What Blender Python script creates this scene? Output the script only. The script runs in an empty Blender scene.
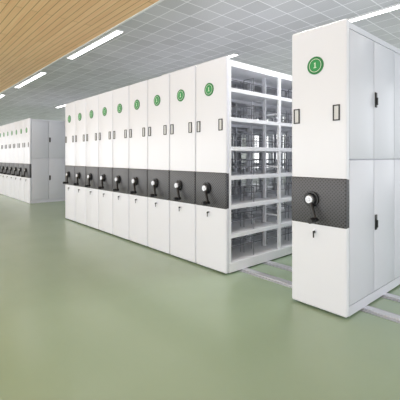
import bpy, bmesh, math, random
from mathutils import Vector, Matrix
random.seed(3)
S = bpy.context.scene
C = S.collection
S.view_settings.view_transform = 'Standard'
PI = math.pi

# ---------------------------------------------------------------- materials
def mat(name, col, rough=.4, metal=0., emit=0.):
    m = bpy.data.materials.new(name); m.use_nodes = True
    b = m.node_tree.nodes['Principled BSDF']
    b.inputs['Base Color'].default_value = (*col, 1)
    b.inputs['Roughness'].default_value = rough
    b.inputs['Metallic'].default_value = metal
    if emit:
        b.inputs['Emission Color'].default_value = (1, 1, 1, 1)
        b.inputs['Emission Strength'].default_value = emit
    return m
def N(m, t, **kw):
    n = m.node_tree.nodes.new(t)
    for k, v in kw.items(): setattr(n, k, v)
    return n
def L(m, a, b): m.node_tree.links.new(a, b)

def powder(name, col, rough):
    m = mat(name, col, rough)
    b = m.node_tree.nodes['Principled BSDF']
    tc = N(m, 'ShaderNodeTexCoord'); nz = N(m, 'ShaderNodeTexNoise')
    nz.inputs['Scale'].default_value = 350
    bp = N(m, 'ShaderNodeBump'); bp.inputs['Strength'].default_value = .03
    L(m, tc.outputs['Object'], nz.inputs['Vector']); L(m, nz.outputs['Fac'], bp.inputs['Height'])
    L(m, bp.outputs['Normal'], b.inputs['Normal'])
    return m
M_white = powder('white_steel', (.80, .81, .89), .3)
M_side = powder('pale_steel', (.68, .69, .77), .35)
M_shelf = powder('shelf_steel', (.90, .91, .95), .4)
M_black = mat('black_plastic', (.010, .010, .012), .35)
M_dark = mat('dark_wire', (.26, .26, .29), .4, .0)
M_chrome = mat('chrome', (.75, .75, .78), .2, 1)
M_hub = mat('hub_silver', (.62, .62, .66), .25, .5)
M_card = mat('card_white', (.7, .7, .72), .6)
M_green = mat('emblem_green', (.006, .19, .045), .4)
M_green2 = mat('emblem_light_green', (.02, .30, .08), .4)
M_mark = mat('emblem_white', (.65, .8, .62), .5)
M_steelrail = mat('rail_steel', (.68, .69, .73), .3, .5)
M_railplate = mat('rail_plate', (.42, .43, .46), .4, .3)
M_emit = mat('lamp_diffuser', (1, 1, 1), .4, 0, 8)
M_lamp = mat('lamp_housing', (.7, .7, .7), .4)
M_wall = powder('wall_paint', (.82, .83, .84), .7)

def band_mat():
    m = mat('perforated_band', (.05, .05, .055), .4)
    b = m.node_tree.nodes['Principled BSDF']
    tc = N(m, 'ShaderNodeTexCoord'); mp = N(m, 'ShaderNodeMapping')
    mp.inputs['Rotation'].default_value = (0, math.radians(45), 0)
    v = N(m, 'ShaderNodeTexVoronoi'); v.inputs['Scale'].default_value = 48; v.inputs['Randomness'].default_value = 0
    r = N(m, 'ShaderNodeValToRGB')
    r.color_ramp.elements[0].position = .28; r.color_ramp.elements[0].color = (.018, .018, .02, 1)
    r.color_ramp.elements[1].position = .42; r.color_ramp.elements[1].color = (.085, .085, .098, 1)
    L(m, tc.outputs['Object'], mp.inputs['Vector']); L(m, mp.outputs['Vector'], v.inputs['Vector'])
    L(m, v.outputs['Distance'], r.inputs['Fac']); L(m, r.outputs['Color'], b.inputs['Base Color'])
    return m
M_band = band_mat()

def floor_mat():
    m = mat('green_epoxy', (.3, .36, .22), .26)
    b = m.node_tree.nodes['Principled BSDF']
    tc = N(m, 'ShaderNodeTexCoord'); nz = N(m, 'ShaderNodeTexNoise'); nz.inputs['Scale'].default_value = 1.2
    nz.inputs['Detail'].default_value = 6
    r = N(m, 'ShaderNodeValToRGB')
    r.color_ramp.elements[0].position = .3; r.color_ramp.elements[0].color = (.325, .425, .30, 1)
    r.color_ramp.elements[1].position = .7; r.color_ramp.elements[1].color = (.355, .455, .33, 1)
    L(m, tc.outputs['Object'], nz.inputs['Vector']); L(m, nz.outputs['Fac'], r.inputs['Fac'])
    L(m, r.outputs['Color'], b.inputs['Base Color'])
    return m
M_floor = floor_mat()

def tile_mat():
    m = mat('metal_ceiling_tiles', (.4, .41, .43), .5)
    b = m.node_tree.nodes['Principled BSDF']
    tc = N(m, 'ShaderNodeTexCoord')
    br = N(m, 'ShaderNodeTexBrick'); br.offset = 0; br.squash = 1
    br.inputs['Scale'].default_value = 1
    br.inputs['Brick Width'].default_value = .3; br.inputs['Row Height'].default_value = .3
    br.inputs['Mortar Size'].default_value = .007; br.inputs['Mortar Smooth'].default_value = .4
    br.inputs['Color1'].default_value = (.44, .445, .455, 1); br.inputs['Color2'].default_value = (.53, .535, .55, 1)
    br.inputs['Mortar'].default_value = (.86, .86, .87, 1)
    v = N(m, 'ShaderNodeTexVoronoi'); v.inputs['Scale'].default_value = 40; v.inputs['Randomness'].default_value = 0
    r = N(m, 'ShaderNodeValToRGB')
    r.color_ramp.elements[0].position = .2; r.color_ramp.elements[0].color = (.55, .55, .55, 1)
    r.color_ramp.elements[1].position = .32; r.color_ramp.elements[1].color = (1, 1, 1, 1)
    mx = N(m, 'ShaderNodeMixRGB', blend_type='MULTIPLY'); mx.inputs['Fac'].default_value = .6
    L(m, tc.outputs['Object'], v.inputs['Vector']); L(m, v.outputs['Distance'], r.inputs['Fac'])
    L(m, tc.outputs['Object'], br.inputs['Vector'])
    L(m, br.outputs['Color'], mx.inputs['Color1']); L(m, r.outputs['Color'], mx.inputs['Color2'])
    L(m, mx.outputs['Color'], b.inputs['Base Color'])
    return m
M_tile = tile_mat()

def wood_mat():
    m = mat('wood_ceiling', (.6, .4, .2), .55)
    b = m.node_tree.nodes['Principled BSDF']
    tc = N(m, 'ShaderNodeTexCoord')
    br = N(m, 'ShaderNodeTexBrick'); br.offset = .5
    br.inputs['Scale'].default_value = 1
    br.inputs['Brick Width'].default_value = 2.4; br.inputs['Row Height'].default_value = .09
    br.inputs['Mortar Size'].default_value = .005
    br.inputs['Color1'].default_value = (.84, .55, .29, 1); br.inputs['Color2'].default_value = (.77, .48, .235, 1)
    br.inputs['Mortar'].default_value = (.42, .24, .10, 1)
    mp = N(m, 'ShaderNodeMapping'); mp.inputs['Scale'].default_value = (.8, 18, 1)
    nz = N(m, 'ShaderNodeTexNoise'); nz.inputs['Scale'].default_value = 2; nz.inputs['Detail'].default_value = 5
    mx = N(m, 'ShaderNodeMixRGB', blend_type='OVERLAY'); mx.inputs['Fac'].default_value = .25
    L(m, tc.outputs['Object'], br.inputs['Vector']); L(m, tc.outputs['Object'], mp.inputs['Vector'])
    L(m, mp.outputs['Vector'], nz.inputs['Vector'])
    L(m, br.outputs['Color'], mx.inputs['Color1']); L(m, nz.outputs['Fac'], mx.inputs['Color2'])
    L(m, mx.outputs['Color'], b.inputs['Base Color'])
    return m
M_wood = wood_mat()

# ---------------------------------------------------------------- mesh helpers
def box(bm, x0, x1, y0, y1, z0, z1, bev=0, seg=2):
    t = bmesh.new(); bmesh.ops.create_cube(t, size=1)
    for v in t.verts:
        v.co = Vector((x0 + (v.co.x + .5) * (x1 - x0), y0 + (v.co.y + .5) * (y1 - y0), z0 + (v.co.z + .5) * (z1 - z0)))
    if bev: bmesh.ops.bevel(t, geom=list(t.edges), offset=bev, segments=seg, affect='EDGES', profile=.5)
    me = bpy.data.meshes.new('t'); t.to_mesh(me); t.free(); bm.from_mesh(me); bpy.data.meshes.remove(me)
    return bm
def cyl(bm, a, b, r, r2=None, n=24):
    a = Vector(a); b = Vector(b); d = b - a
    t = bmesh.new()
    bmesh.ops.create_cone(t, cap_ends=True, segments=n, radius1=r, radius2=r if r2 is None else r2, depth=d.length)
    q = d.to_track_quat('Z', 'Y').to_matrix().to_4x4()
    t.transform(Matrix.Translation((a + b) / 2) @ q)
    me = bpy.data.meshes.new('t'); t.to_mesh(me); t.free(); bm.from_mesh(me); bpy.data.meshes.remove(me)
    return bm
def ring(bm, cx, y, cz, r0, r1, th, n=32):
    vs = []
    for i in range(n):
        a = 2 * PI * i / n; c, s = math.cos(a), math.sin(a)
        vs.append([bm.verts.new((cx + r * c, yy, cz + r * s)) for r, yy in ((r0, y), (r1, y), (r1, y - th), (r0, y - th))])
    for i in range(n):
        p, q = vs[i], vs[(i + 1) % n]
        for k in range(4):
            bm.faces.new((p[k], q[k], q[(k + 1) % 4], p[(k + 1) % 4]))
    bmesh.ops.recalc_face_normals(bm, faces=bm.faces[:])
    return bm
def prism(bm, pts, y0, y1):
    a = [bm.verts.new((x, y0, z)) for x, z in pts]; b = [bm.verts.new((x, y1, z)) for x, z in pts]
    bm.faces.new(a); bm.faces.new(b[::-1]); n = len(pts)
    for i in range(n): bm.faces.new((a[i], b[i], b[(i + 1) % n], a[(i + 1) % n]))
    bmesh.ops.recalc_face_normals(bm, faces=bm.faces[:])
    return bm
def obj(name, bm, m, parent=None, smooth=False):
    me = bpy.data.meshes.new(name); bm.to_mesh(me); bm.free(); me.materials.append(m)
    if smooth:
        for p in me.polygons: p.use_smooth = True
        try: me.set_sharp_from_angle(angle=math.radians(35))
        except Exception: pass
    o = bpy.data.objects.new(name, me); C.objects.link(o)
    if parent: o.parent = parent
    return o
B = bmesh.new
def thing(name, label, cat, loc=(0, 0, 0), group=None):
    o = bpy.data.objects.new(name, None); C.objects.link(o); o.location = loc
    o['label'] = label; o['category'] = cat
    if group: o['group'] = group
    return o
def struct(name, bm, m):
    o = obj(name, bm, m); o['kind'] = 'structure'; return o
def dup(root, loc, label):
    r = root.copy(); C.objects.link(r); r.location = loc; r['label'] = label
    for ch in root.children:
        c = ch.copy(); C.objects.link(c); c.parent = r
        for g in ch.children:
            d = g.copy(); C.objects.link(d); d.parent = c
    return r

# ---------------------------------------------------------------- room
CZ = 3.12
X0, X1, Y0, Y1 = -26, 3.6, -5, 8.2
WY = 2.45      # edge between wood and tiles
struct('floor', box(B(), X0, X1, Y0, Y1, -.1, 0), M_floor)
struct('ceiling', box(B(), X0, X1, WY, Y1, CZ, CZ + .1), M_tile)
struct('ceiling.001', box(B(), X0, X1, Y0, WY - .03, CZ, CZ + .1), M_wood)
struct('trim_1', box(B(), X0, X1, WY - .03, WY, CZ - .012, CZ + .1), M_lamp)
# far walls: low parapet, header and piers with open windows added to let world light in
def added_window_wall(name, horizontal, p0, p1, q0, q1):
    b = B()
    def bx(a0, a1, z0, z1):
        if horizontal: box(b, a0, a1, q0, q1, z0, z1)
        else: box(b, q0, q1, a0, a1, z0, z1)
    bx(p0, p1, 0, .8); bx(p0, p1, 2.95, CZ)
    n = int(round((p1 - p0) / 2.6)); st = (p1 - p0) / n
    for i in range(n + 1):
        c = p0 + i * st; bx(max(p0, c - .2), min(p1, c + .2), .8, 2.95)
    struct(name, b, M_wall)
    for i in range(n):
        c = p0 + (i + .5) * st; h = st / 2 - .2
        b = B()
        qm = (q0 + q1) / 2
        for (a0, a1, z0, z1) in ((c - h, c + h, .8, .86), (c - h, c + h, 2.89, 2.95), (c - h, c - h + .05, .8, 2.95),
                                 (c + h - .05, c + h, .8, 2.95), (c - .025, c + .025, .8, 2.95)):
            if horizontal: box(b, a0, a1, qm - .03, qm + .03, z0, z1)
            else: box(b, qm - .03, qm + .03, a0, a1, z0, z1)
        WN[0] += 1
        struct('added_window_%d' % WN[0], b, M_lamp)  # frame of an opening added for daylight
WN = [0]
added_window_wall('wall_left', False, Y0, Y1, X0 - .2, X0)
added_window_wall('wall_back', True, X0, X1, Y1, Y1 + .2)

# ---------------------------------------------------------------- ceiling lights
LG = 'recessed linear ceiling lights'
def light(x0, x1, y, label):
    t = thing('ceiling_light', label, 'light', ((x0 + x1) / 2, y, CZ), LG)
    h = (x1 - x0) / 2; w = .048
    b = B(); box(b, -h, h, -w - .012, -w, -.022, 0); box(b, -h, h, w, w + .012, -.022, 0)
    box(b, -h - .012, -h, -w - .012, w + .012, -.022, 0); box(b, h, h + .012, -w - .012, w + .012, -.022, 0)
    obj('housing', b, M_lamp, t)
    obj('diffuser', box(B(), -h, h, -w, w, -.018, 0), M_emit, t)
row1 = 2.55
light(-3.25, -1.0, row1, 'linear ceiling light nearest the camera in the row beside the wood ceiling edge')
light(-6.6, -4.68, row1, 'longest-looking linear ceiling light beside the wood ceiling, above the far end of the long row')
light(-10.3, -8.1, row1, 'second linear ceiling light along the wood ceiling edge, above the aisle between rows')
light(-13.9, -11.8, row1, 'small linear ceiling light beside the wood edge, at the left edge of the photo')
row2 = 4.72
light(-2.25, .1, row2, 'linear ceiling light above and behind the separate right-hand cabinet')
light(-6.6, -4.35, row2, 'linear ceiling light peeking out just above the top of the open shelving unit')
light(-13.5, -11.3, row2, 'faint distant linear ceiling light just above the far row of cabinets')

# ---------------------------------------------------------------- rails
RG = 'steel floor rails under the shelving'
ZR = .015
for y, lab in ((2.93, 'steel floor rail nearest the front panels, running under the shelving units'),
               (3.34, 'second steel floor rail from the front, between the open shelving and right-hand cabinet'),
               (4.3, 'third steel floor rail from the front, deep under the shelving'),
               (5.2, 'rearmost steel floor rail under the shelving')):
    t = thing('floor_rail', lab, 'rail', (-3.4, y, 0), RG)
    obj('base_plate', box(B(), -3.8, 3.9, -.07, .07, 0, .006), M_railplate, t)
    obj('track', box(B(), -3.8, 3.9, -.035, .035, .006, ZR), M_steelrail, t)

# ---------------------------------------------------------------- shelving unit
W = .503; HW = W / 2 - .005; H = 2.29; PT = .05; BAY = .9; NB = 3; LEN = PT + NB * BAY
def front_parts(t, ang):
    obj('end_panel', box(B(), -HW, HW, 0, PT, 0, H, .018, 4), M_white, t, True)
    obj('patterned_band', box(B(), -HW - .001, HW + .001, -.004, PT + .002, .675, 1.07, .017, 3), M_band, t, True)
    ex, ez = -.015, 1.975
    e = obj('emblem', cyl(B(), (ex, 0, ez), (ex, -.006, ez), .072, n=40), M_green, t)
    obj('emblem_ring', ring(B(), ex, -.005, ez, .050, .0545, .003), M_mark, e)
    obj('emblem_face', cyl(B(), (ex, -.006, ez), (ex, -.008, ez), .045, n=32), M_green2, e)
    u = .00082
    pts = [(-8, 26), (6, 30), (6, -18), (15, -18), (15, -26), (-15, -26), (-15, -18), (-5, -18), (-5, 18), (-12, 15)]
    obj('emblem_numeral', prism(B(), [(ex + x * u, ez + z * u) for x, z in pts], -.008, -.010), M_mark, e)
    for cx in (-.19, .165):
        cz = 1.575; hw, hh, fw = .028, .062, .009
        b = B()
        box(b, cx - hw, cx - hw + fw, -.008, 0, cz - hh, cz + hh); box(b, cx + hw - fw, cx + hw, -.008, 0, cz - hh, cz + hh)
        box(b, cx - hw, cx + hw, -.008, 0, cz + hh - fw, cz + hh); box(b, cx - hw, cx + hw, -.008, 0, cz - hh, cz - hh + fw)
        h = obj('label_holder', b, M_black, t)
        obj('card', box(B(), cx - hw + fw, cx + hw - fw, -.003, 0, cz - hh + fw, cz + hh - fw), M_card, h)
    kx, kz = -.045, .885
    b = cyl(B(), (kx, -.004, kz), (kx, -.022, kz), .064, n=36)
    cyl(b, (kx, -.022, kz), (kx, -.045, kz), .052, .044, n=32)
    k = obj('crank_hub', b, M_black, t, True)
    b = cyl(B(), (kx, -.044, kz), (kx, -.054, kz), .034, .031, n=28)
    cyl(b, (kx, -.054, kz), (kx, -.058, kz), .012, .010, n=16)
    obj('hub_cap', b, M_hub, k, True)
    R = .17
    a = math.radians(ang); dx, dz = math.cos(a), math.sin(a)
    b = B()
    cyl(b, (kx + dx * .03, -.042, kz + dz * .03), (kx + dx * R, -.062, kz + dz * R), .018, .014, n=14)
    cyl(b, (kx + dx * R, -.046, kz + dz * R), (kx + dx * R, -.078, kz + dz * R), .021, n=18)
    obj('crank_arm', b, M_black, k, True)
    ex2, ez2 = kx + dx * R, kz + dz * R
    b = cyl(B(), (ex2, -.078, ez2), (ex2, -.095, ez2), .016, .025, n=18)
    cyl(b, (ex2, -.095, ez2), (ex2, -.145, ez2), .025, .02, n=18)
    obj('crank_grip', b, M_black, k, True)
    lx, lz = -.02, .625
    l = obj('lock', cyl(B(), (lx, 0, lz), (lx, -.012, lz), .015, n=20), M_chrome, t, True)
    b = box(B(), lx - .0015, lx + .0015, -.026, -.012, lz - .006, lz + .006)
    cyl(b, (lx - .002, -.024, lz - .004), (lx + .002, -.024, lz - .004), .010, n=16)
    box(b, lx - .005, lx + .005, -.026, -.021, lz - .05, lz - .012)
    obj('key', b, M_black, l)

SH = [.36, .67, .985, 1.30, 1.615, 1.93]
LV = [.10] + [z + .042 for z in SH]; UP = SH + [2.235]
GU = 'hand-cranked mobile shelving units'
def open_unit(label, loc, ang):
    t = thing('mobile_shelving_unit', label, 'shelving unit', loc, GU)
    front_parts(t, ang)
    hx = HW - .008
    b = B(); box(b, -hx - .006, hx + .006, PT, LEN, 0, .10, .004); obj('base', b, M_shelf, t)
    b = B(); box(b, -hx, hx, PT, LEN, 2.235, 2.265); box(b, hx - .002, hx, PT, LEN, 2.2, 2.265); box(b, -hx, -hx + .002, PT, LEN, 2.2, 2.265)
    obj('top_panel', b, M_shelf, t)
    for i in range(NB + 1):
        y = PT + i * BAY; y0, y1 = (y, y + .035) if i == 0 else ((y - .035, y) if i == NB else (y - .022, y + .022))
        b = B()
        for sx in (-1, 1):
            box(b, sx * hx - .012 if sx > 0 else -hx, hx if sx > 0 else -hx + .012, y0, y1, .10, 2.235)
            box(b, min(sx * (hx - .04), sx * (hx - .012)), max(sx * (hx - .04), sx * (hx - .012)), (y0 + y1) / 2 - .004, (y0 + y1) / 2 + .004, .10, 2.235)
        box(b, -.02, .02, (y0 + y1) / 2 - .012, (y0 + y1) / 2 + .012, .10, 2.235)
        for z in (.5, 1.1, 1.75): box(b, -hx + .012, hx - .012, (y0 + y1) / 2 - .003, (y0 + y1) / 2 + .003, z, z + .02)
        obj('upright', b, M_shelf, t)
    for i in range(NB):
        a0, a1 = PT + i * BAY + (.035 if i == 0 else .022), PT + (i + 1) * BAY - (.035 if i == NB - 1 else .022)
        for z in SH:
            b = B()
            box(b, -hx + .004, hx - .004, a0, a1, z + .032, z + .040)
            for sx in (-1, 1):
                xa = sx * (hx - .003)
                box(b, min(xa, xa - sx * .004), max(xa, xa - sx * .004), a0, a1, z, z + .042)
            obj('shelf', b, M_shelf, t)
    for i in range(NB):
        a0, a1 = PT + i * BAY + .05, PT + (i + 1) * BAY - .05
        for z0, z1 in zip(LV, UP):
            zt = z0 + (z1 - z0) * .6; b = B()
            for k in range(5):
                y = a0 + (a1 - a0) * k / 4
                box(b, -.003, .003, y - .003, y + .003, z0 - .001, zt)
            for z in (zt, z0 + (zt - z0) * .5): box(b, -.0035, .0035, a0, a1, z - .004, z + .004)
            obj('wire_divider', b, M_dark, t)
    return t
def bookends(t):
    for i in range(2):
        for f in (.5,):
            y = PT + (i + f) * BAY
            for z0 in LV:
                b = B(); xa, xb = .05, .2
                box(b, xa, xb, y - .003, y + .003, z0 + .16, z0 + .167)
                box(b, xb - .0035, xb + .0035, y - .003, y + .003, z0, z0 + .167)
                box(b, xa - .0035, xa + .0035, y - .003, y + .003, z0, z0 + .167)
                obj('wire_bookend', b, M_dark, t)

def door_unit(label, loc, ang):
    t = thing('mobile_shelving_cabinet', label, 'cabinet', loc, GU)
    front_parts(t, ang)
    hx = HW - .016
    b = box(B(), -HW + .005, hx - .012, PT, LEN, 0, 2.27, .004)
    box(b, hx - .02, HW - .006, PT, LEN, 0, .075); box(b, hx - .02, HW - .006, PT, LEN, 2.225, 2.27)
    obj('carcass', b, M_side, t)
    for i in range(NB):
        for j in range(2):
            a0 = PT + i * BAY + j * .45 + .004; a1 = a0 + .45 - .008
            for z0, z1 in ((.08, 1.205), (1.213, 2.22)):
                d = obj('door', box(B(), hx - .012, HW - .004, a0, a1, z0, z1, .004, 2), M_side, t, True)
                if j == 1:
                    yc = a0 + .028; zc = .67 if z0 < 1 else 1.72
                    b = box(B(), HW - .005, HW + .004, yc - .02, yc + .02, zc - .065, zc + .065, .004, 2)
                    box(b, HW + .003, HW + .016, yc - .01, yc + .008, zc - .045, zc + .02, .003, 1)
                    obj('door_handle', b, M_black, d, True)
    return t

YF = 2.645
xs = [-2.58 - W * (i + .5) for i in range(9)]
first = open_unit('open white shelving unit with bare shelves showing, at the near end of the long row', (xs[0], YF, ZR), 296)
ords = ['second', 'third', 'fourth', 'fifth', 'sixth', 'seventh', 'eighth']
for i in range(1, 9):
    lab = ('white shelving unit %s from the open-shelf end of the long row' % ords[i - 1]) if i < 8 else \
        'white shelving unit at the far end of the long row, beside the wide aisle'
    dup(first, (xs[i], YF, ZR), lab)
near = door_unit('large white cabinet standing alone at the right, with black-handled side doors', (-1.515, 2.605, ZR), 292)
fx = [-10.06 - W * (i + .5) for i in range(8)]
dup(near, (fx[0], 2.80, 0), 'white door-sided cabinet at the near end of the distant left row')
for i in range(1, 8):
    dup(first, (fx[i] - .02, 2.80, 0), 'distant white shelving unit %s from the door-sided end of the far left row' % ords[i - 1])
bookends(first)

# ---------------------------------------------------------------- light
w = bpy.data.worlds.new('world'); S.world = w; w.use_nodes = True
w.node_tree.nodes['Background'].inputs['Color'].default_value = (.96, .98, 1, 1)
w.node_tree.nodes['Background'].inputs['Strength'].default_value = 2.0
def area(loc, tgt, sx, sy, e, col=(1, 1, 1)):
    l = bpy.data.lights.new('area', 'AREA'); l.shape = 'RECTANGLE'; l.size = sx; l.size_y = sy; l.energy = e; l.color = col
    o = bpy.data.objects.new('added_fill', l); C.objects.link(o); o.location = loc
    o.rotation_euler = (Vector(tgt) - Vector(loc)).to_track_quat('-Z', 'Y').to_euler()
area((-5, -4.5, 1.6), (-6, 3, 1.9), 10, 2.2, 150)  # added fill out of view, standing in for window light on fronts
area((-15, -4.5, 1.6), (-13, 3, 1.9), 10, 2.2, 180)  # second added fill, brightens the distant row
area((-2.05, 3.5, 3.08), (-2.35, 3.5, 0), .25, 1.0, 32)  # unseen lamp added below the ceiling to brighten the open shelves

# ---------------------------------------------------------------- camera
cam = bpy.data.cameras.new('camera'); co = bpy.data.objects.new('camera', cam); C.objects.link(co)
cam.sensor_width = 36; cam.lens = 31.68; cam.shift_y = -.1075; cam.clip_start = .05
co.location = (0, 0, 1.245); co.rotation_euler = (PI / 2, 0, math.radians(48.6))
S.camera = co
